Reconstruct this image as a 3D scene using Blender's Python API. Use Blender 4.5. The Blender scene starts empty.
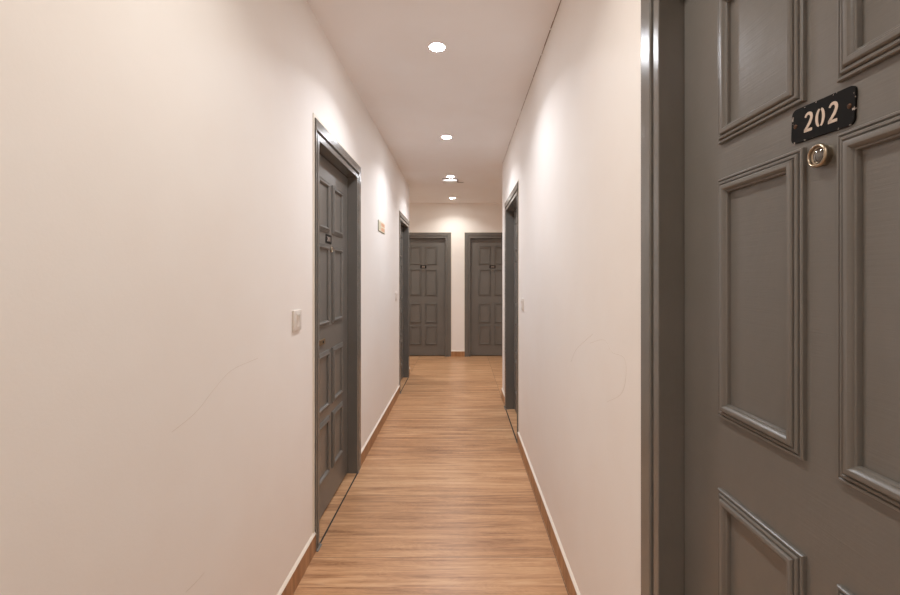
import bpy, bmesh, math, random
from mathutils import Vector, Matrix
random.seed(7)
PI = math.pi
SC = bpy.context.scene
COL = SC.collection

# ------------------------------------------------------------------ sizes (metres; camera stands at x=0, y=0 looking along +y)
CAM_Z = 1.385
XL, XR = -0.745, 0.484            # corridor walls
YB, YF = -3.0, 7.635              # wall behind, wall at the far end
YCL, YCR = 6.20, 5.03             # where the corridor opens into the cross hall
XH = 2.6                          # cross hall half length
H = 2.725                         # ceiling
TH = 0.15                         # wall thickness
OPH = 2.10                        # door opening height
CAS = 0.100                       # casing width
JT = 0.02                         # jamb thickness

# ------------------------------------------------------------------ helpers
def obj(name, bm, mat, parent=None, smooth=False):
    me = bpy.data.meshes.new(name)
    bmesh.ops.recalc_face_normals(bm, faces=bm.faces)
    bm.to_mesh(me); bm.free()
    if smooth:
        for p in me.polygons: p.use_smooth = True
    o = bpy.data.objects.new(name, me)
    for m in (mat if isinstance(mat, (list, tuple)) else [mat]): me.materials.append(m)
    COL.objects.link(o)
    if parent is not None: o.parent = parent
    return o

def auto_smooth(o, deg=35):
    me = o.data
    for p in me.polygons: p.use_smooth = True
    me.set_sharp_from_angle(angle=math.radians(deg))
    return o

def tag(o, label=None, cat=None, group=None, kind=None):
    if label: o['label'] = label
    if cat: o['category'] = cat
    if group: o['group'] = group
    if kind: o['kind'] = kind
    return o

def empty(name, loc, rz=0):
    o = bpy.data.objects.new(name, None); COL.objects.link(o)
    o.location = loc; o.rotation_euler = (0, 0, rz); o.empty_display_size = 0.1
    return o

def box(bm, x0, x1, y0, y1, z0, z1, bevel=0.0, seg=2):
    r = bmesh.ops.create_cube(bm, size=1.0)
    vs = r['verts']
    for v in vs:
        v.co = Vector(((x0+x1)/2 + v.co.x*(x1-x0), (y0+y1)/2 + v.co.y*(y1-y0), (z0+z1)/2 + v.co.z*(z1-z0)))
    if bevel > 0:
        es = list({e for v in vs for e in v.link_edges})
        bmesh.ops.bevel(bm, geom=es, offset=bevel, segments=seg, affect='EDGES', profile=0.5)

def frame_sweep(bm, x0, x1, z0, z1, prof, y0=0.0):
    """picture-frame moulding: prof = [(inset, height)], front looks to -y"""
    loops = []
    for d, h in prof:
        loops.append([bm.verts.new((x0+d, y0-h, z0+d)), bm.verts.new((x1-d, y0-h, z0+d)),
                      bm.verts.new((x1-d, y0-h, z1-d)), bm.verts.new((x0+d, y0-h, z1-d))])
    for a, b in zip(loops, loops[1:]):
        for i in range(4):
            j = (i+1) % 4
            bm.faces.new((a[i], a[j], b[j], b[i]))

def casing_sweep(bm, a, h, prof, cutl=9, cutr=9):
    """door casing round an opening 2a wide, h high; prof = [(outward, proud)]; a leg can be cut short where plaster laps over it"""
    paths = []
    for d, p in prof:
        dl, dr = min(d, cutl), min(d, cutr)
        paths.append([bm.verts.new((-a-dl, -p, 0)), bm.verts.new((-a-dl, -p, h+d)), bm.verts.new((a+dr, -p, h+d)), bm.verts.new((a+dr, -p, 0))])
    for A, B in zip(paths, paths[1:]):
        for i in range(3):
            try: bm.faces.new((A[i], A[i+1], B[i+1], B[i]))
            except ValueError: pass
    for k in (0, 3):
        try: bm.faces.new([P[k] for P in paths])
        except ValueError: pass

def lathe(bm, prof, n=32, axis='y', c=(0, 0, 0)):
    """prof = [(radius, along)]; axis y: along goes to -y; axis z: along goes to +z"""
    rings = []
    for r, t in prof:
        ring = []
        if r < 1e-6:
            ring = [bm.verts.new((c[0], c[1]-t, c[2]) if axis == 'y' else (c[0], c[1], c[2]+t))]
        else:
            for i in range(n):
                a = 2*PI*i/n
                if axis == 'y': ring.append(bm.verts.new((c[0]+r*math.cos(a), c[1]-t, c[2]+r*math.sin(a))))
                else: ring.append(bm.verts.new((c[0]+r*math.cos(a), c[1]+r*math.sin(a), c[2]+t)))
        rings.append(ring)
    for A, B in zip(rings, rings[1:]):
        for i in range(n):
            j = (i+1) % n
            if len(A) == 1 and len(B) == 1: continue
            if len(A) == 1: bm.faces.new((A[0], B[i], B[j]))
            elif len(B) == 1: bm.faces.new((A[i], A[j], B[0]))
            else: bm.faces.new((A[i], A[j], B[j], B[i]))

def ribbon(bm, pts, w, y0, y1):
    """flat stroke in the x-z plane from pts [(x,z)], width w (number or list), between y0 (back) and y1 (front)"""
    n = len(pts); L = []; R = []
    for i, (x, z) in enumerate(pts):
        p0 = pts[max(i-1, 0)]; p1 = pts[min(i+1, n-1)]
        t = Vector((p1[0]-p0[0], p1[1]-p0[1])); t.normalize()
        ww = (w[i] if isinstance(w, (list, tuple)) else w)/2
        nx, nz = -t.y*ww, t.x*ww
        L.append((x+nx, z+nz)); R.append((x-nx, z-nz))
    def v(p, y): return bm.verts.new((p[0], y, p[1]))
    Lf = [v(p, y1) for p in L]; Rf = [v(p, y1) for p in R]; Lb = [v(p, y0) for p in L]; Rb = [v(p, y0) for p in R]
    for i in range(n-1):
        bm.faces.new((Lf[i], Lf[i+1], Rf[i+1], Rf[i])); bm.faces.new((Lb[i], Rb[i], Rb[i+1], Lb[i+1]))
        bm.faces.new((Lf[i], Lb[i], Lb[i+1], Lf[i+1])); bm.faces.new((Rf[i], Rf[i+1], Rb[i+1], Rb[i]))
    bm.faces.new((Lf[0], Rf[0], Rb[0], Lb[0])); bm.faces.new((Lf[-1], Lb[-1], Rb[-1], Rf[-1]))

def rounded_plate(bm, w, h, r, y0, y1, seg=6, ch=0.0006):
    pts = []
    for cx, cz, a0 in ((w/2-r, h/2-r, 0), (-w/2+r, h/2-r, 90), (-w/2+r, -h/2+r, 180), (w/2-r, -h/2+r, 270)):
        for k in range(seg+1):
            a = math.radians(a0+90*k/seg); pts.append((cx+r*math.cos(a), cz+r*math.sin(a), math.cos(a), math.sin(a)))
    B = [bm.verts.new((x, y0, z)) for x, z, _, _ in pts]
    M = [bm.verts.new((x, y1+ch, z)) for x, z, _, _ in pts]
    F = [bm.verts.new((x-ch*c, y1, z-ch*s)) for x, z, c, s in pts]
    n = len(pts)
    for i in range(n):
        j = (i+1) % n
        bm.faces.new((B[i], B[j], M[j], M[i])); bm.faces.new((M[i], M[j], F[j], F[i]))
    bm.faces.new(F); bm.faces.new(list(reversed(B)))

# ------------------------------------------------------------------ materials
def new_mat(name):
    m = bpy.data.materials.new(name); m.use_nodes = True
    nt = m.node_tree; b = nt.nodes['Principled BSDF']
    return m, nt, b
def N(nt, typ, **kw):
    n = nt.nodes.new(typ)
    for k, v in kw.items(): setattr(n, k, v)
    return n
def math_n(nt, op, a, b=None, c=None):
    n = N(nt, 'ShaderNodeMath', operation=op)
    for i, v in enumerate((a, b, c)):
        if v is None: continue
        if isinstance(v, (int, float)): n.inputs[i].default_value = v
        else: nt.links.new(v, n.inputs[i])
    return n.outputs[0]
def mix_c(nt, fac, a, b, blend='MIX'):
    n = N(nt, 'ShaderNodeMix', data_type='RGBA', blend_type=blend)
    for s, v in ((0, fac), (6, a), (7, b)):
        if isinstance(v, (int, float)): n.inputs[s].default_value = v
        elif isinstance(v, tuple): n.inputs[s].default_value = v if len(v) == 4 else (*v, 1)
        else: nt.links.new(v, n.inputs[s])
    return n.outputs[2]
def ramp(nt, fac, stops):
    n = N(nt, 'ShaderNodeValToRGB'); nt.links.new(fac, n.inputs[0])
    el = n.color_ramp.elements
    while len(el) < len(stops): el.new(0.5)
    for e, (p, c) in zip(el, stops):
        e.position = p; e.color = (*c, 1) if len(c) == 3 else c
    return n.outputs[0]
def noise(nt, vec, scale, detail=3, rough=0.5, dist=0.0):
    n = N(nt, 'ShaderNodeTexNoise'); n.inputs['Scale'].default_value = scale
    n.inputs['Detail'].default_value = detail; n.inputs['Roughness'].default_value = rough
    n.inputs['Distortion'].default_value = dist
    nt.links.new(vec, n.inputs['Vector']); return n.outputs[0]
def mapping(nt, vec, loc=(0, 0, 0), scale=(1, 1, 1)):
    n = N(nt, 'ShaderNodeMapping'); n.inputs['Location'].default_value = loc; n.inputs['Scale'].default_value = scale
    nt.links.new(vec, n.inputs['Vector']); return n.outputs[0]
def bump(nt, b, h, strength, dist=0.01):
    n = N(nt, 'ShaderNodeBump'); n.inputs['Strength'].default_value = strength; n.inputs['Distance'].default_value = dist
    nt.links.new(h, n.inputs['Height']); nt.links.new(n.outputs[0], b.inputs['Normal'])
def coord(nt): return N(nt, 'ShaderNodeTexCoord').outputs['Object']

def wall_paint(name, col, rough=0.55, bstr=0.12):
    m, nt, b = new_mat(name); co = coord(nt)
    big = noise(nt, co, 1.7, 3, 0.6)
    c = mix_c(nt, ramp(nt, big, [(0.35, (0, 0, 0)), (0.7, (1, 1, 1))]), (*col, 1), (col[0]*0.975, col[1]*0.955, col[2]*0.94, 1))
    nt.links.new(c, b.inputs['Base Color'])
    b.inputs['Roughness'].default_value = rough; b.inputs['Specular IOR Level'].default_value = 0.35
    hh = math_n(nt, 'ADD', noise(nt, co, 9, 3), math_n(nt, 'MULTIPLY', noise(nt, co, 160, 2), 0.12))
    bump(nt, b, hh, bstr, 0.01)
    return m
M_WALL = wall_paint('cream_wall_paint', (0.86, 0.825, 0.79))
M_CEIL = wall_paint('ceiling_paint', (0.88, 0.87, 0.875), 0.7, 0.05)
M_CAULK = wall_paint('cream_caulk', (0.82, 0.76, 0.67), 0.5, 0.2)

def grey_paint(name, col, horiz):
    m, nt, b = new_mat(name); co = coord(nt)
    v = mapping(nt, co, scale=(6, 6, 260) if horiz else (260, 260, 5))
    streak = noise(nt, v, 1.0, 4, 0.6)
    blot = noise(nt, co, 3.0, 4, 0.6)
    c = mix_c(nt, ramp(nt, blot, [(0.3, (0, 0, 0)), (0.7, (1, 1, 1))]), (*col, 1), (col[0]*0.90, col[1]*0.90, col[2]*0.87, 1))
    c = mix_c(nt, math_n(nt, 'MULTIPLY', streak, 0.10), c, (col[0]*1.4, col[1]*1.35, col[2]*1.25, 1))
    nt.links.new(c, b.inputs['Base Color'])
    nt.links.new(ramp(nt, blot, [(0.2, ((0.26 if horiz else 0.17),)*3), (0.8, ((0.36 if horiz else 0.26),)*3)]), b.inputs['Roughness'])
    b.inputs['Specular IOR Level'].default_value = 0.6
    hh = math_n(nt, 'ADD', math_n(nt, 'MULTIPLY', streak, 0.6), noise(nt, co, 22, 4))
    bump(nt, b, hh, 0.10, 0.006)
    return m
G = (0.142, 0.131, 0.119)
M_DOOR = grey_paint('grey_gloss_door_paint', G, True)
M_FRAME = grey_paint('grey_gloss_frame_paint', G, False)

def simple(name, col, rough=0.5, metal=0.0, spec=0.5):
    m, nt, b = new_mat(name); co = coord(nt)
    n = noise(nt, co, 40, 3)
    c = mix_c(nt, n, (*col, 1), tuple(x*0.88 for x in col)+(1,))
    nt.links.new(c, b.inputs['Base Color'])
    b.inputs['Roughness'].default_value = rough; b.inputs['Metallic'].default_value = metal
    b.inputs['Specular IOR Level'].default_value = spec
    return m
M_PLASTIC = simple('white_switch_plastic', (0.78, 0.72, 0.66), 0.35)
M_BEZEL = simple('white_metal_bezel', (0.8, 0.78, 0.75), 0.4)
M_DARK = simple('dark_gap_filler', (0.02, 0.017, 0.014), 0.8)
M_CEMENT = simple('grey_cement', (0.20, 0.185, 0.165), 0.9)
M_BRASS = simple('aged_brass', (0.44, 0.36, 0.27), 0.33, 1.0)
M_BRONZE = simple('dull_bronze_lock', (0.30, 0.20, 0.11), 0.45, 0.8)
M_COPPER = simple('rusty_copper_screw', (0.10, 0.045, 0.022), 0.6, 0.6)
M_DIGIT = simple('pale_beige_numeral_paint', (0.62, 0.50, 0.41), 0.5)
M_CRACK = simple('dark_crack', (0.34, 0.25, 0.20), 0.9)
M_SCUFF = simple('wall_scuff', (0.72, 0.65, 0.58), 0.8)
M_CABLE = simple('grey_cable_sheath', (0.16, 0.11, 0.085), 0.6)
M_ORANGE = simple('orange_sign_print', (0.74, 0.40, 0.24), 0.4)
M_SIGNBG = simple('pale_sign_face', (0.80, 0.73, 0.56), 0.35)
M_SIGNGREEN = simple('pale_green_sign_print', (0.62, 0.60, 0.44), 0.4)
M_SIGNEDGE = simple('dark_sign_edge', (0.20, 0.21, 0.15), 0.5)

def plate_black():
    m, nt, b = new_mat('black_plate_enamel'); co = coord(nt)
    sx = N(nt, 'ShaderNodeSeparateXYZ'); nt.links.new(co, sx.inputs[0])
    ex = math_n(nt, 'SUBTRACT', math_n(nt, 'ABSOLUTE', sx.outputs[0]), 0.0522)
    ez = math_n(nt, 'SUBTRACT', math_n(nt, 'ABSOLUTE', sx.outputs[2]), 0.0242)
    edge = math_n(nt, 'GREATER_THAN', math_n(nt, 'MAXIMUM', ex, ez), 0.0)
    chip = math_n(nt, 'GREATER_THAN', noise(nt, co, 110, 3, 0.7), 0.63)
    c = mix_c(nt, math_n(nt, 'MULTIPLY', edge, chip), (0.007, 0.006, 0.0055, 1), (0.40, 0.34, 0.30, 1))
    nt.links.new(c, b.inputs['Base Color']); b.inputs['Roughness'].default_value = 0.55; b.inputs['Specular IOR Level'].default_value = 0.10
    return m
M_PLATE = plate_black()

def lens_mat():
    m, nt, b = new_mat('peephole_glass'); co = coord(nt)
    c = mix_c(nt, noise(nt, co, 60, 2), (0.05, 0.045, 0.04, 1), (0.10, 0.085, 0.075, 1))
    nt.links.new(c, b.inputs['Base Color']); b.inputs['Roughness'].default_value = 0.05
    b.inputs['Coat Weight'].default_value = 1.0
    return m
M_LENS = lens_mat()

def lamp_mat(name, col, strength):
    m, nt, b = new_mat(name)
    b.inputs['Base Color'].default_value = (0.9, 0.9, 0.9, 1)
    b.inputs['Emission Color'].default_value = (*col, 1)
    b.inputs['Emission Strength'].default_value = strength
    return m

def wood_floor():
    m, nt, b = new_mat('wood_look_floor_tile'); co = coord(nt)
    s = N(nt, 'ShaderNodeSeparateXYZ'); nt.links.new(co, s.inputs[0])
    X, Y = s.outputs[0], s.outputs[1]
    yy = math_n(nt, 'DIVIDE', math_n(nt, 'SUBTRACT', Y, 3.355-0.61*20), 0.61)
    row = math_n(nt, 'FLOOR', yy); fy = math_n(nt, 'FRACT', yy)
    # tiles across: one tile spans the corridor, others start beyond the wall lines
    xa = math_n(nt, 'LESS_THAN', X, -0.737); xb = math_n(nt, 'GREATER_THAN', X, 0.470)
    colid = math_n(nt, 'SUBTRACT', xb, xa)
    tid = math_n(nt, 'ADD', row, math_n(nt, 'MULTIPLY', colid, 37.3))
    wn = N(nt, 'ShaderNodeTexWhiteNoise', noise_dimensions='1D'); nt.links.new(tid, wn.inputs['W'])
    rnd = wn.outputs['Value']
    # strips inside a tile (printed planks)
    strip = math_n(nt, 'FLOOR', math_n(nt, 'MULTIPLY', fy, 3.0))
    sid = math_n(nt, 'ADD', math_n(nt, 'MULTIPLY', tid, 3.0), strip)
    wn2 = N(nt, 'ShaderNodeTexWhiteNoise', noise_dimensions='1D'); nt.links.new(sid, wn2.inputs['W'])
    off = math_n(nt, 'MULTIPLY', wn2.outputs['Value'], 40.0)
    cb = N(nt, 'ShaderNodeCombineXYZ')
    nt.links.new(math_n(nt, 'ADD', X, off), cb.inputs[0]); nt.links.new(Y, cb.inputs[1]); nt.links.new(off, cb.inputs[2])
    v1 = mapping(nt, cb.outputs[0], scale=(1.5, 24, 1)); g1 = noise(nt, v1, 1.0, 5, 0.6, 0.8)
    v2 = mapping(nt, cb.outputs[0], scale=(6, 150, 1)); g2 = noise(nt, v2, 1.0, 4, 0.65, 0.5)
    v3 = mapping(nt, cb.outputs[0], scale=(2.2, 9, 1)); g3 = noise(nt, v3, 1.0, 3, 0.5, 2.2)
    rings = math_n(nt, 'SINE', math_n(nt, 'MULTIPLY', g3, 60.0))
    f = math_n(nt, 'ADD', math_n(nt, 'MULTIPLY', g1, 0.70), math_n(nt, 'MULTIPLY', g2, 0.30))
    f = math_n(nt, 'ADD', f, math_n(nt, 'MULTIPLY', rings, 0.022))
    f = math_n(nt, 'ADD', f, math_n(nt, 'MULTIPLY', math_n(nt, 'SUBTRACT', rnd, 0.5), 0.05))
    f = math_n(nt, 'ADD', f, math_n(nt, 'MULTIPLY', math_n(nt, 'SUBTRACT', wn2.outputs['Value'], 0.5), 0.05))
    c = ramp(nt, f, [(0.33, (0.25, 0.122, 0.059)), (0.425, (0.38, 0.198, 0.096)), (0.50, (0.475, 0.257, 0.128)), (0.57, (0.54, 0.308, 0.159)), (0.67, (0.61, 0.377, 0.212))])
    v4 = mapping(nt, cb.outputs[0], loc=(3.1, 7.7, 1.3), scale=(2.6, 75, 1)); g4 = noise(nt, v4, 1.0, 2, 0.5, 0.4)
    c = mix_c(nt, ramp(nt, g4, [(0.60, (0, 0, 0)), (0.72, (0.45,)*3)]), c, (0.22, 0.098, 0.043, 1))
    v5 = mapping(nt, cb.outputs[0], loc=(9.1, 2.7, 5.3), scale=(1.2, 30, 1)); g5 = noise(nt, v5, 1.0, 2, 0.5, 0.3)
    c = mix_c(nt, ramp(nt, g5, [(0.57, (0, 0, 0)), (0.72, (0.5,)*3)]), c, (0.66, 0.41, 0.23, 1))
    # joints
    j1 = math_n(nt, 'LESS_THAN', math_n(nt, 'MULTIPLY', math_n(nt, 'MINIMUM', fy, math_n(nt, 'SUBTRACT', 1.0, fy)), 0.61), 0.0016)
    j2 = math_n(nt, 'LESS_THAN', math_n(nt, 'ABSOLUTE', math_n(nt, 'ADD', X, 0.737)), 0.002)
    j3 = math_n(nt, 'LESS_THAN', math_n(nt, 'ABSOLUTE', math_n(nt, 'SUBTRACT', X, 0.470)), 0.002)
    j = math_n(nt, 'MAXIMUM', j1, math_n(nt, 'MAXIMUM', j2, j3))
    c = mix_c(nt, math_n(nt, 'MULTIPLY', j, 0.75), c, (0.10, 0.055, 0.03, 1))
    nt.links.new(c, b.inputs['Base Color'])
    nt.links.new(ramp(nt, g2, [(0.2, (0.30,)*3), (0.8, (0.40,)*3)]), b.inputs['Roughness'])
    b.inputs['Specular IOR Level'].default_value = 0.45
    bump(nt, b, math_n(nt, 'SUBTRACT', math_n(nt, 'MULTIPLY', g2, 0.4), j), 0.12, 0.002)
    return m
M_FLOOR = wood_floor()

def wood_skirt():
    m, nt, b = new_mat('wood_look_skirting_tile'); co = coord(nt)
    v = mapping(nt, co, scale=(26, 26, 2.0)); g = noise(nt, v, 1.0, 4, 0.6, 0.6)
    c = ramp(nt, g, [(0.3, (0.24, 0.105, 0.040)), (0.5, (0.38, 0.185, 0.078)), (0.72, (0.48, 0.26, 0.125))])
    nt.links.new(c, b.inputs['Base Color']); b.inputs['Roughness'].default_value = 0.4
    return m
M_SKIRT = wood_skirt()

# ------------------------------------------------------------------ door positions
# wall, centre along wall, opening width, recess of leaf from wall plane, casing cut (local left, local right)
W0 = 0.795
DOORS = {
    'near_right': dict(wall='R', c=0.635, w=W0, rec=0.0506),
    'near_left':  dict(wall='L', c=2.645, w=0.82, rec=0.060, cutl=0.057),
    'mid_left':   dict(wall='L', c=5.620, w=W0, rec=0.066, cutl=0.055),
    'mid_right':  dict(wall='R', c=4.108, w=0.905, rec=0.080, cutr=0.050),
    'far_left':   dict(wall='F', c=-0.674, w=W0, rec=0.050),
    'far_right':  dict(wall='F', c=0.562, w=W0, rec=0.050),
}
def frame_of(d):
    if d['wall'] == 'L': return (XL, d['c'], 0), PI/2
    if d['wall'] == 'R': return (XR, d['c'], 0), -PI/2
    return (d['c'], YF, 0), 0.0

# ------------------------------------------------------------------ room shell
def run_wall(bm, axis, lo, hi, t0, t1, doors):
    """wall box run with rough door openings; axis 'y' runs along y, thickness t0..t1 in x"""
    def b(a0, a1, z0, z1):
        if axis == 'y': box(bm, t0, t1, a0, a1, z0, z1)
        else: box(bm, a0, a1, t0, t1, z0, z1)
    cur = lo
    for d in sorted(doors, key=lambda q: q['c']):
        h = d['w']/2 + JT
        b(cur, d['c']-h, 0, H); b(d['c']-h, d['c']+h, OPH+JT, H); cur = d['c']+h
    b(cur, hi, 0, H)

def S(name, bm, mat, label, cat, **k):
    return tag(obj(name, bm, mat, **k), label, cat, kind='structure')

bm = bmesh.new(); run_wall(bm, 'y', YB, YCL, XL-TH, XL, [d for d in DOORS.values() if d['wall'] == 'L'])
wall_left = S('wall_left', bm, M_WALL, 'long plain cream left wall of the corridor with two grey doors', 'wall')
bm = bmesh.new(); run_wall(bm, 'y', YB, YCR, XR, XR+TH, [d for d in DOORS.values() if d['wall'] == 'R'])
wall_right = S('wall_right', bm, M_WALL, 'plain cream right wall of the corridor beside the door numbered 202', 'wall')
bm = bmesh.new(); run_wall(bm, 'x', -XH, XH, YF, YF+TH, [d for d in DOORS.values() if d['wall'] == 'F'])
S('wall_far', bm, M_WALL, 'cream end wall of the corridor holding two facing grey doors', 'wall')
bm = bmesh.new(); box(bm, XL-TH, XR+TH, YB-TH, YB, 0, H)
S('wall_rear', bm, M_WALL, 'plain cream wall closing the corridor behind the viewer', 'wall')
bm = bmesh.new(); box(bm, -XH, XL-TH, YCL-TH, YCL, 0, H)
S('wall_hall_left', bm, M_WALL, 'cream wall of the cross hall turning off left of the corridor', 'wall')
bm = bmesh.new(); box(bm, XR+TH, XH, YCR-TH, YCR, 0, H)
S('wall_hall_right', bm, M_WALL, 'cream wall of the cross hall turning off right of the corridor', 'wall')
bm = bmesh.new(); box(bm, -XH-TH, -XH, YCL-TH, YF+TH, 0, H)
S('wall_end_left', bm, M_WALL, 'cream wall closing the left end of the cross hall', 'wall')
bm = bmesh.new(); box(bm, XH, XH+TH, YCR-TH, YF+TH, 0, H)
S('wall_end_right', bm, M_WALL, 'cream wall closing the right end of the cross hall', 'wall')
bm = bmesh.new(); box(bm, -XH-TH, XH+TH, YB-TH, YF+TH+0.1, -0.06, 0)
S('floor', bm, M_FLOOR, 'brown wood-look floor tiles laid crosswise along the corridor', 'floor')
bm = bmesh.new(); box(bm, -XH-TH, XH+TH, YB-TH, YF+TH+0.1, H, H+0.06)
ceiling = S('ceiling', bm, M_CEIL, 'flat pale ceiling of the corridor with a row of round downlights', 'ceiling')

# crack along the joint of ceiling and right wall
bm = bmesh.new()
y = 1.6
while y < 4.95:
    ln = random.uniform(0.05, 0.22); wd = random.uniform(0.0015, 0.004) if random.random() < 0.7 else 0.0008
    if 2.05 < y < 2.45: wd = 0.005
    y1 = min(y+ln, 5.0); x1 = XR - random.uniform(0.0005, 0.002)
    vs = [bm.verts.new((x1-wd, y, H-0.0012)), bm.verts.new((x1, y, H-0.0012)), bm.verts.new((x1, y1, H-0.0012)), bm.verts.new((x1-wd, y1, H-0.0012))]
    ve = [bm.verts.new((v.co.x, v.co.y, H)) for v in vs]
    bm.faces.new(vs)
    for i in range(4): bm.faces.new((vs[i], vs[(i+1) % 4], ve[(i+1) % 4], ve[i]))
    y = y1 + random.uniform(0.0, 0.03)
obj('ceiling_crack', bm, M_CRACK, ceiling)['label'] = 'thin dark crack where ceiling meets right wall'

# baseboards
def baseboard(name, runs, label):
    """runs = [(axis, plane, direction of the room, a0, a1)]"""
    bt = bmesh.new(); bl = bmesh.new(); T, HB = 0.010, 0.092
    for ax, pl, s, a0, a1 in runs:
        p0, p1 = sorted((pl, pl+s*T))
        if ax == 'y': box(bt, p0, p1, a0, a1, 0, HB)
        else: box(bt, a0, a1, p0, p1, 0, HB)
        prof = [(pl, HB), (pl+s*T, HB), (pl+s*T, HB+0.003), (pl+s*0.002, HB+0.013), (pl, HB+0.013)]
        A, B = [], []
        for q, z in prof:
            A.append(bl.verts.new((q, a0, z) if ax == 'y' else (a0, q, z)))
            B.append(bl.verts.new((q, a1, z) if ax == 'y' else (a1, q, z)))
        n = len(prof)
        for i in range(n): bl.faces.new((A[i], A[(i+1) % n], B[(i+1) % n], B[i]))
        bl.faces.new(A); bl.faces.new(list(reversed(B)))
    o = S(name, bt, M_SKIRT, label, 'baseboard')
    obj('plaster_ledge', bl, M_CAULK, o)['label'] = 'cream plaster ledge along the top'
    return o
def ext(k):
    d = DOORS[k]; return d['c']-d['w']/2, d['c']+d['w']/2
nl, ml, nr, mr, flx, frx = (ext(k) for k in ('near_left', 'mid_left', 'near_right', 'mid_right', 'far_left', 'far_right'))
baseboard('baseboard_left', [('y', XL, 1, YB, nl[0]-0.055), ('y', XL, 1, nl[1]+CAS, ml[0]-0.055), ('y', XL, 1, ml[1]+CAS, YCL+0.010), ('x', YCL, 1, -XH, XL)],
          'brown wood-look skirting tiles with cream ledge along the left wall')
baseboard('baseboard_right', [('y', XR, -1, YB, nr[0]-CAS), ('y', XR, -1, nr[1]+CAS, mr[0]-0.050), ('y', XR, -1, mr[1]+CAS, YCR+0.010), ('x', YCR, 1, XR, XH)],
          'brown wood-look skirting tiles with cream ledge along the right wall')
baseboard('baseboard_far', [('x', YF, -1, -XH, flx[0]-CAS), ('x', YF, -1, flx[1]+CAS, frx[0]-CAS), ('x', YF, -1, frx[1]+CAS, XH)],
          'short brown skirting tile between the two doors in the end wall')

# faint scuffs and hairline scratches on the plaster
def scratch(parent, plane, s, pts, w=0.0012):
    P = [Vector(p) for p in pts]; P = [P[0]*2-P[1]]+P+[P[-1]*2-P[-2]]; sm = []
    for i in range(1, len(P)-2):
        for k in range(8):
            t = k/8; a, b_, c, d = P[i-1:i+3]
            sm.append(0.5*((2*b_)+(c-a)*t+(2*a-5*b_+4*c-d)*t*t+(3*b_-a-3*c+d)*t**3))
    pts = sm+[P[-2]]
    bm = bmesh.new()
    for i in range(len(pts)-1):
        (a, z0), (b_, z1) = pts[i], pts[i+1]
        t = Vector((b_-a, z1-z0)); t.normalize(); nx, nz = -t.y*w/2, t.x*w/2
        q = [(a+nx, z0+nz), (b_+nx, z1+nz), (b_-nx, z1-nz), (a-nx, z0-nz)]
        f = [bm.verts.new((plane+s*0.0004, u, z)) for u, z in q]; k = [bm.verts.new((plane, u, z)) for u, z in q]
        bm.faces.new(f)
        for m in range(4): bm.faces.new((f[m], f[(m+1) % 4], k[(m+1) % 4], k[m]))
    o = obj('scratch', bm, M_SCUFF, parent); o['label'] = 'faint hairline scratch in the plaster'
def on_wall(plane, px, py):
    """where the sight line through a picture point meets a side wall"""
    yy = 430.0*abs(plane)/abs(px-461.0)
    return yy, CAM_Z - (py-278.5)*yy/430.0
def px_scratch(parent, plane, s, pp, w): scratch(parent, plane, s, [on_wall(plane, *p) for p in pp], w)
px_scratch(wall_right, XR, -1, [(571, 362), (576, 350), (586, 340), (593, 334)], 0.0008)
px_scratch(wall_right, XR, -1, [(590, 343), (604, 340), (612, 352), (624, 358), (626, 376), (621, 434-40), (607, 442-40)], 0.0007)
px_scratch(wall_left, XL, 1, [(172, 432), (196, 412), (215, 388), (232, 370), (258, 358)], 0.0012)
px_scratch(wall_left, XL, 1, [(186, 592), (196, 582), (204, 573)], 0.0014)

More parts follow.
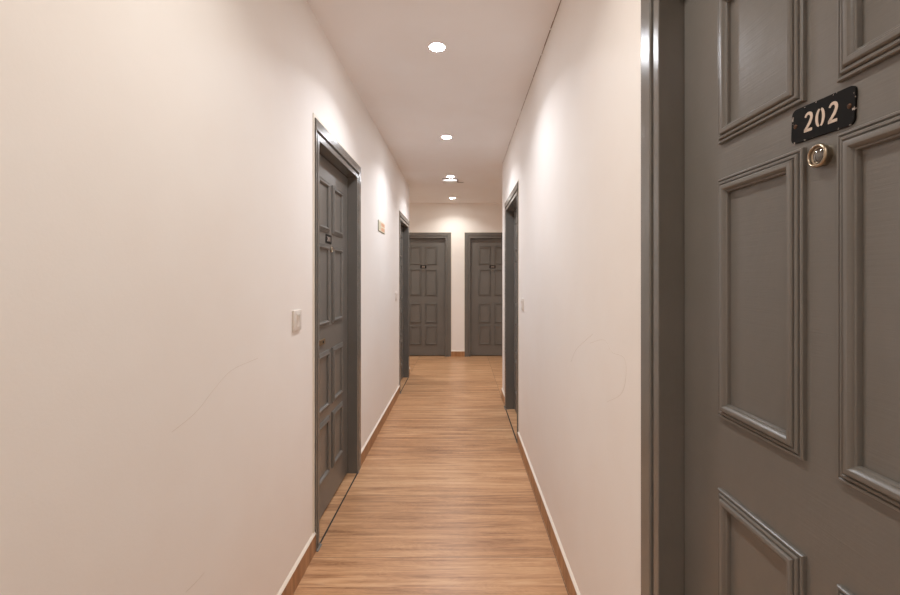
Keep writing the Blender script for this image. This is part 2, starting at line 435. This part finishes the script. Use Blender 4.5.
# ------------------------------------------------------------------ casing + jamb ("trim") round each opening
PROF = [(0, 0), (0, 0.008), (0.002, 0.010), (0.026, 0.010), (0.028, 0.008), (0.029, 0.002), (0.042, 0.002), (0.043, 0.009), (0.046, 0.012), (0.096, 0.012), (0.100, 0.009), (0.100, 0)]
WHERE = {
    'near_right': 'round the large near door numbered 202 on the right',
    'near_left': 'round the nearer door in the left wall',
    'mid_left': 'round the second door along the left wall',
    'mid_right': 'round the half hidden door further along the right wall',
    'far_left': 'round the left one of two doors in the end wall',
    'far_right': 'round the right one of two doors in the end wall',
}
def build_trim(n, key):
    d = DOORS[key]; loc, rz = frame_of(d); a = d['w']/2
    cl, cr = d.get('cutl', 9), d.get('cutr', 9)
    bm = bmesh.new(); casing_sweep(bm, a, OPH, PROF, cl, cr)
    o = tag(obj('trim_%d' % n, bm, M_FRAME), 'grey painted stepped door casing ' + WHERE[key], 'door frame', kind='structure')
    o.location = loc; o.rotation_euler = (0, 0, rz)
    bm = bmesh.new(); dep = d['rec']+0.045
    box(bm, -a-JT+0.0005, -a, 0.0, dep, 0, OPH); box(bm, a, a+JT-0.0005, 0.0, dep, 0, OPH); box(bm, -a-JT+0.0005, a+JT-0.0005, 0.0, dep, OPH, OPH+JT-0.0005)
    # rebate stop behind the leaf
    y0 = d['rec']+0.041
    box(bm, -a, -a+0.018, y0, y0+0.02, 0, OPH); box(bm, a-0.018, a, y0, y0+0.02, 0, OPH); box(bm, -a, a, y0, y0+0.02, OPH-0.018, OPH)
    obj('jamb', bm, M_FRAME, o)
    # cream bead of plaster against the casing
    bm = bmesh.new(); wl, wr = min(CAS, cl), min(CAS, cr); cw = 0.018 if key == 'near_left' else 0.010
    box(bm, -a-wl-cw, -a-wl, -0.004, 0, 0.105, OPH+CAS+cw); box(bm, a+wr, a+wr+cw, -0.004, 0, 0.105, OPH+CAS+cw); box(bm, -a-wl, a+wr, -0.004, 0, OPH+CAS, OPH+CAS+cw)
    obj('plaster_bead', bm, M_CAULK, o)['label'] = 'narrow cream plaster bead'
    # dark open joint in the floor across the opening, with cement stubs at its ends
    if d['wall'] != 'F':
        bm = bmesh.new(); box(bm, -a, a+0.03, -0.013, -0.0125+0.009, 0, 0.0006)
        obj('threshold_joint', bm, M_DARK, o)['label'] = 'dark open joint between floor tiles'
        bm = bmesh.new(); s = min(wl, wr)
        box(bm, -a-wl, -a+0.004, -0.022, -0.0125, 0, 0.004); box(bm, -a, -a+0.012, -0.0125, 0.02, 0, 0.003); box(bm, a, a+0.03, -0.017, -0.0125, 0, 0.003)
        obj('cement_patch', bm, M_CEMENT, o)['label'] = 'rough grey cement patch at the casing foot'
    return o

# ------------------------------------------------------------------ doors
MOULD = [(0, 0), (0, 0.0055), (0.0012, 0.0072), (0.0038, 0.0076), (0.0050, 0.0062), (0.0056, 0.0048), (0.0068, 0.0048), (0.0074, 0.0082), (0.0092, 0.0098), (0.0118, 0.0100), (0.0128, 0.0088), (0.0134, 0.0076),
         (0.0144, 0.0078), (0.0152, 0.0112), (0.0172, 0.0132), (0.0205, 0.0142), (0.0240, 0.0136), (0.0265, 0.0116), (0.0280, 0.0088), (0.0288, 0.0074), (0.0296, 0.0076), (0.0310, 0.0070), (0.0320, 0.0050), (0.0320, 0)]
PANELS_Z = [(0.205, 0.555), (0.608, 0.955), (1.103, 1.588), (1.660, 1.965)]

PANELS_FAR = [(0.198, 0.550), (0.592, 0.950), (1.080, 1.556), (1.630, 1.962)]

def digit(bm, ch, ox, y0, y1, h=0.029, w=0.0165):
    def P(pts): return [(ox+x*w, z*h) for x, z in pts]
    t = 0.0052
    def arc(cx, cz, rx, rz, a0, a1, n=12): return [(cx+rx*math.cos(math.radians(a0+(a1-a0)*i/n)), cz+rz*math.sin(math.radians(a0+(a1-a0)*i/n))) for i in range(n+1)]
    if ch == '0':
        for a0, a1 in ((106, 254), (74, -74)):
            pts = arc(0, 0, 0.36, 0.44, a0, a1, 14); n = len(pts)
            ribbon(bm, P(pts), [0.0026+0.0022*math.sin(PI*i/(n-1)) for i in range(n)], y0, y1)
    elif ch == '2':
        pts = arc(0, 0.22, 0.36, 0.23, 165, -20, 12)+[(0.18, -0.06), (-0.08, -0.24), (-0.34, -0.40)]
        n = len(pts)
        ribbon(bm, P(pts), [0.0030+0.0018*min(1, i/8) for i in range(n-3)]+[0.0052, 0.0044, 0.0038], y0, y1)
        ribbon(bm, P([(-0.44, -0.425), (0.46, -0.425)]), [0.0042, 0.0042], y0, y1)
    elif ch == '1':
        ribbon(bm, P([(0.05, -0.5), (0.05, 0.5)]), t, y0, y1); ribbon(bm, P([(-0.28, 0.26), (-0.08, 0.42)]), 0.004, y0, y1)
    elif ch == '4':
        ribbon(bm, P([(0.18, -0.5), (0.18, 0.5)]), t, y0, y1); ribbon(bm, P([(0.0, 0.46), (-0.42, -0.16)]), 0.0038, y0, y1); ribbon(bm, P([(-0.46, -0.22), (0.0, -0.22)]), 0.0042, y0, y1)
    elif ch == '5':
        ribbon(bm, P([(-0.3, 0.42), (0.4, 0.42)]), 0.0045, y0, y1); ribbon(bm, P([(-0.3, 0.32), (-0.3, 0.06)]), 0.0045, y0, y1)
        ribbon(bm, P(arc(-0.02, -0.18, 0.36, 0.27, 110, -150, 14)), 0.0048, y0, y1)

def number_plate(parent, rec, cx, z, text, tilt=0.0):
    bm = bmesh.new(); rounded_plate(bm, 0.112, 0.054, 0.0095, 0, -0.003)
    p = obj('number_plate', bm, M_PLATE, parent); auto_smooth(p)
    p.location = (cx, rec, z); p.rotation_euler = (0, tilt, 0)
    p['label'] = ('black plate with pale number %s' % text) if text == '202' else 'small black number plate'
    for i, ch in enumerate(text):
        bm = bmesh.new(); digit(bm, ch, (i-1)*0.0218, -0.0029, -0.0036)
        obj('numeral', bm, M_DIGIT, p)['label'] = 'pale beige stencilled numeral'
    for sx in (-1, 1):
        bm = bmesh.new(); c = (sx*0.0475, -0.003, 0)
        lathe(bm, [(0, 0.0010), (0.0022, 0.0010), (0.0032, 0.0004), (0.0036, -0.0002)], 20, 'y', c)
        box(bm, c[0]-0.0024, c[0]+0.0024, -0.0043, -0.0039, -0.0004, 0.0004)
        obj('screw', bm, M_COPPER, p)['label'] = 'rusty copper screw'
    return p

def peephole(parent, rec, cx, z):
    bm = bmesh.new()
    lathe(bm, [(0.0150, 0), (0.0150, 0.0050), (0.0170, 0.0062), (0.0176, 0.0090), (0.0172, 0.0115), (0.0160, 0.0132), (0.0148, 0.0136), (0.0139, 0.0130), (0.0135, 0.0115), (0.0128, 0.0092), (0.0113, 0.0086), (0.0111, 0.0060), (0, 0.0060)], 40, 'y')
    p = auto_smooth(obj('peephole', bm, M_BRASS, parent), 50); p.location = (cx, rec, z); p['label'] = 'round aged brass peephole'
    bm = bmesh.new()
    lathe(bm, [(0.0112, 0.0075), (0.0098, 0.0098), (0.0068, 0.0114), (0.0035, 0.0121), (0, 0.0124)], 32, 'y')
    obj('lens', bm, M_LENS, p, smooth=True)['label'] = 'dark glass lens'
    return p

def build_door(n, key, label, text=None, tilt=0.0, pcx=0.0, lock=False):
    d = DOORS[key]; loc, rz = frame_of(d); a = d['w']/2; rec = d['rec']
    bm = bmesh.new(); box(bm, -a+0.003, a-0.003, rec, rec+0.040, 0.012, OPH-0.004, 0.0015, 2)
    o = tag(obj('door_%d' % n, bm, M_DOOR), label, 'door', kind='structure')
    o.location = loc; o.rotation_euler = (0, 0, rz)
    stile = 0.148; gap = 0.0605; pw = (d['w'] - 2*stile - gap)/2
    for z0, z1 in (PANELS_FAR if d['wall'] == 'F' else PANELS_Z):
        for x0 in (-a+stile, gap/2):
            bm = bmesh.new(); frame_sweep(bm, x0, x0+pw, z0, z1, MOULD, rec)
            auto_smooth(obj('panel_moulding', bm, M_DOOR, o), 28)
    if text is not None:
        number_plate(o, rec, pcx, 1.594 if d['wall'] == 'F' else 1.6235, text, tilt)
    peephole(o, rec, 0.0028 if key == 'near_right' else 0.0, 1.5655 if key == 'near_right' else (1.53 if d['wall'] == 'F' else 1.563))
    if lock:
        bm = bmesh.new(); box(bm, -0.046, 0.046, -0.009, 0, -0.0155, 0.0155, 0.002)
        l = obj('lock_plate', bm, M_BRONZE, o); l.location = (-0.166, rec, 1.018); l['label'] = 'small bronze lock plate on the middle rail'
        bm = bmesh.new(); lathe(bm, [(0, 0.004), (0.006, 0.004), (0.0075, 0.002), (0.0075, 0)], 20, 'y', (0.004, -0.009, 0))
        box(bm, 0.003, 0.005, -0.0142, -0.0125, -0.005, 0.005)
        obj('keyhole', bm, M_DARK, l)['label'] = 'dark round keyhole'
    return o

for i, k in enumerate(('near_right', 'near_left', 'mid_left', 'mid_right', 'far_left', 'far_right'), 1): build_trim(i, k)
build_door(1, 'near_right', 'grey eight-panel door filling the right side, plate reading 202 above its peephole', '202', math.radians(3.0), -0.0012)
build_door(2, 'near_left', 'grey panelled door, nearer one in the left wall, with small bronze lock plate', '201', 0, -0.035, True)
build_door(3, 'mid_left', 'grey panelled door seen edge-on, second along the left wall near the cross hall', '')
build_door(4, 'mid_right', 'grey panelled door seen edge-on in the right wall beyond the bare stretch', '')
build_door(5, 'far_left', 'grey panelled door facing down the corridor, left one in the end wall', '204')
build_door(6, 'far_right', 'grey panelled door facing down the corridor, right one in the end wall', '205')

# ------------------------------------------------------------------ light switches
def switch(loc, rz, label):
    t = tag(empty('light_switch', loc, rz), label, 'light switch', 'white wall switches beside the doors')
    bm = bmesh.new(); box(bm, -0.045, 0.045, -0.009, 0, -0.0465, 0.0465, 0.003, 3); auto_smooth(obj('switch_plate', bm, M_PLASTIC, t))
    bm = bmesh.new(); frame_sweep(bm, -0.017, 0.017, -0.030, 0.030, [(0, 0), (0, 0.0015), (0.0012, 0.0018), (0.003, 0.0018), (0.0035, 0.0)], -0.009)
    obj('inner_frame', bm, M_PLASTIC, t)
    bm = bmesh.new()          # rocker pressed in at the bottom
    pr = [(-0.024, -0.0095), (-0.024, -0.0100), (0.0, -0.0115), (0.024, -0.0165), (0.0245, -0.0095)]
    A = [bm.verts.new((-0.0115, y, z)) for z, y in pr]; B = [bm.verts.new((0.0115, y, z)) for z, y in pr]
    for i in range(len(pr)): bm.faces.new((A[i], A[(i+1) % 5], B[(i+1) % 5], B[i]))
    bm.faces.new(A); bm.faces.new(list(reversed(B)))
    obj('rocker', bm, M_PLASTIC, t)
    return t
switch((XL, 1.942, 1.197), PI/2, 'white square wall switch just before the nearer door on the left')
switch((XL, 4.925, 1.180), PI/2, 'white wall switch below the small sign, beside the second left door')
switch((XR, 3.350, 1.185), -PI/2, 'white wall switch on the right wall near the half hidden door')

# ------------------------------------------------------------------ wall sign
t = tag(empty('wall_sign', (XL, 4.012, 1.863), PI/2), 'small cream wall sign with orange print, high on the left wall between the doors', 'sign')
bm = bmesh.new(); box(bm, -0.158, 0.158, -0.005, 0, -0.050, 0.050, 0.001); obj('backing', bm, M_SIGNEDGE, t)['label'] = 'dark green edged backing'
bm = bmesh.new(); box(bm, -0.153, 0.156, -0.0068, -0.0051, -0.044, 0.048, 0.0006); obj('sign_face', bm, M_SIGNBG, t)
bm = bmesh.new(); box(bm, -0.135, -0.062, -0.0073, -0.0069, -0.030, 0.037)
obj('green_print', bm, M_SIGNGREEN, t)['label'] = 'pale green printed block'
bm = bmesh.new()
for zc, hh in ((0.023, 0.030), (-0.020, 0.032)): box(bm, -0.030, 0.142, -0.0073, -0.0069, zc-hh/2, zc+hh/2)
obj('orange_print', bm, M_ORANGE, t)['label'] = 'two rows of orange print'

# ------------------------------------------------------------------ downlights
WARM = (1.0, 0.985, 0.93); NEUT = (0.965, 1.0, 1.06)
LX = -0.138
LAMP_R = 0.044
def downlight(y, col, power, label, x=LX):
    t = tag(empty('recessed_downlight', (x, y, H)), label, 'downlight', 'round ceiling downlights')
    bm = bmesh.new(); r = LAMP_R
    lathe(bm, [(r+0.008, 0), (r+0.008, -0.002), (r+0.006, -0.0035), (r+0.002, -0.0035), (r, -0.0015), (r, 0)], 40, 'z')
    auto_smooth(obj('bezel', bm, M_BEZEL, t), 40)
    bm = bmesh.new(); lathe(bm, [(0, -0.0012), (r-0.0005, -0.0012)], 40, 'z')
    obj('diffuser', bm, lamp_mat('lit_diffuser', col, power*12), t)['label'] = 'glowing white diffuser'
    li = bpy.data.lights.new('lamp_light', 'AREA'); li.shape = 'DISK'; li.size = 2*r-0.004; li.energy = power*0.74; li.color = col; li.spread = math.radians(132)
    lo = bpy.data.objects.new('lamp_light', li); COL.objects.link(lo); lo.parent = t; lo.location = (0, 0, -0.0045)
downlight(2.489, NEUT, 12.5, 'largest glowing downlight, first of the row along the ceiling')
downlight(4.072, NEUT, 14.5, 'second glowing downlight along the ceiling, beyond the largest one')
downlight(5.649, NEUT, 14, 'glowing downlight just before the flat white box on the ceiling')
downlight(7.158, WARM, 8.6, 'farthest glowing downlight, close to the end wall and its two doors')
downlight(0.920, WARM, 8.3, 'downlight overhead between the door numbered 202 and the bare left wall')
downlight(-0.650, WARM, 9.5, 'downlight behind the viewer, next after the one beside door 202')
downlight(-2.220, WARM, 8.5, 'last downlight behind the viewer, by the closing wall')

downlight(6.917, WARM, 10, 'added downlight brightening the left arm of the cross hall, unseen from the corridor', -1.75)  # unseen fill lamp, added to lift the far ceiling and far doors
downlight(6.330, WARM, 10, 'added downlight brightening the right arm of the cross hall, unseen from the corridor', 1.55)  # matching added lamp on the right, out of sight, brightens the cross hall

# flat square box on the ceiling
t = tag(empty('ceiling_fixture', (-0.150, 5.862, H)), 'flat white square box fixed to the ceiling just beyond the third downlight', 'ceiling fixture')
bm = bmesh.new(); box(bm, -0.100, 0.100, -0.100, 0.095, -0.006, 0, 0.001); obj('back_plate', bm, M_CABLE, t)['label'] = 'dark back plate'
bm = bmesh.new(); box(bm, -0.096, 0.096, -0.097, 0.092, -0.032, -0.006, 0.003); auto_smooth(obj('housing', bm, M_BEZEL, t))
bm = bmesh.new(); box(bm, 0.100, 0.112, -0.06, 0.125, -0.005, 0, 0.001); box(bm, 0.100, 0.185, 0.119, 0.127, -0.005, 0, 0.001)
obj('cable', bm, M_CABLE, t)['label'] = 'thin dark cable'

# ------------------------------------------------------------------ camera, world, colour management
cam = bpy.data.cameras.new('camera'); co = bpy.data.objects.new('camera', cam); COL.objects.link(co)
co.location = (0, 0, CAM_Z); co.rotation_euler = (PI/2, 0, 0)
cam.sensor_fit = 'HORIZONTAL'; cam.sensor_width = 36.0; cam.lens = 36.0*430/900
cam.shift_x = -11/900; cam.shift_y = -19/900; cam.clip_start = 0.02
SC.camera = co
w = bpy.data.worlds.new('world'); SC.world = w; w.use_nodes = True
w.node_tree.nodes['Background'].inputs[0].default_value = (0.02, 0.018, 0.016, 1)
SC.view_settings.view_transform = 'Standard'; SC.view_settings.look = 'None'
SC.view_settings.gamma = 1.0; SC.view_settings.use_curve_mapping = False
SC.view_settings.exposure = 0.05
SC.cycles.use_denoising = True
SC.cycles.max_bounces = 16; SC.cycles.diffuse_bounces = 12; SC.cycles.glossy_bounces = 6
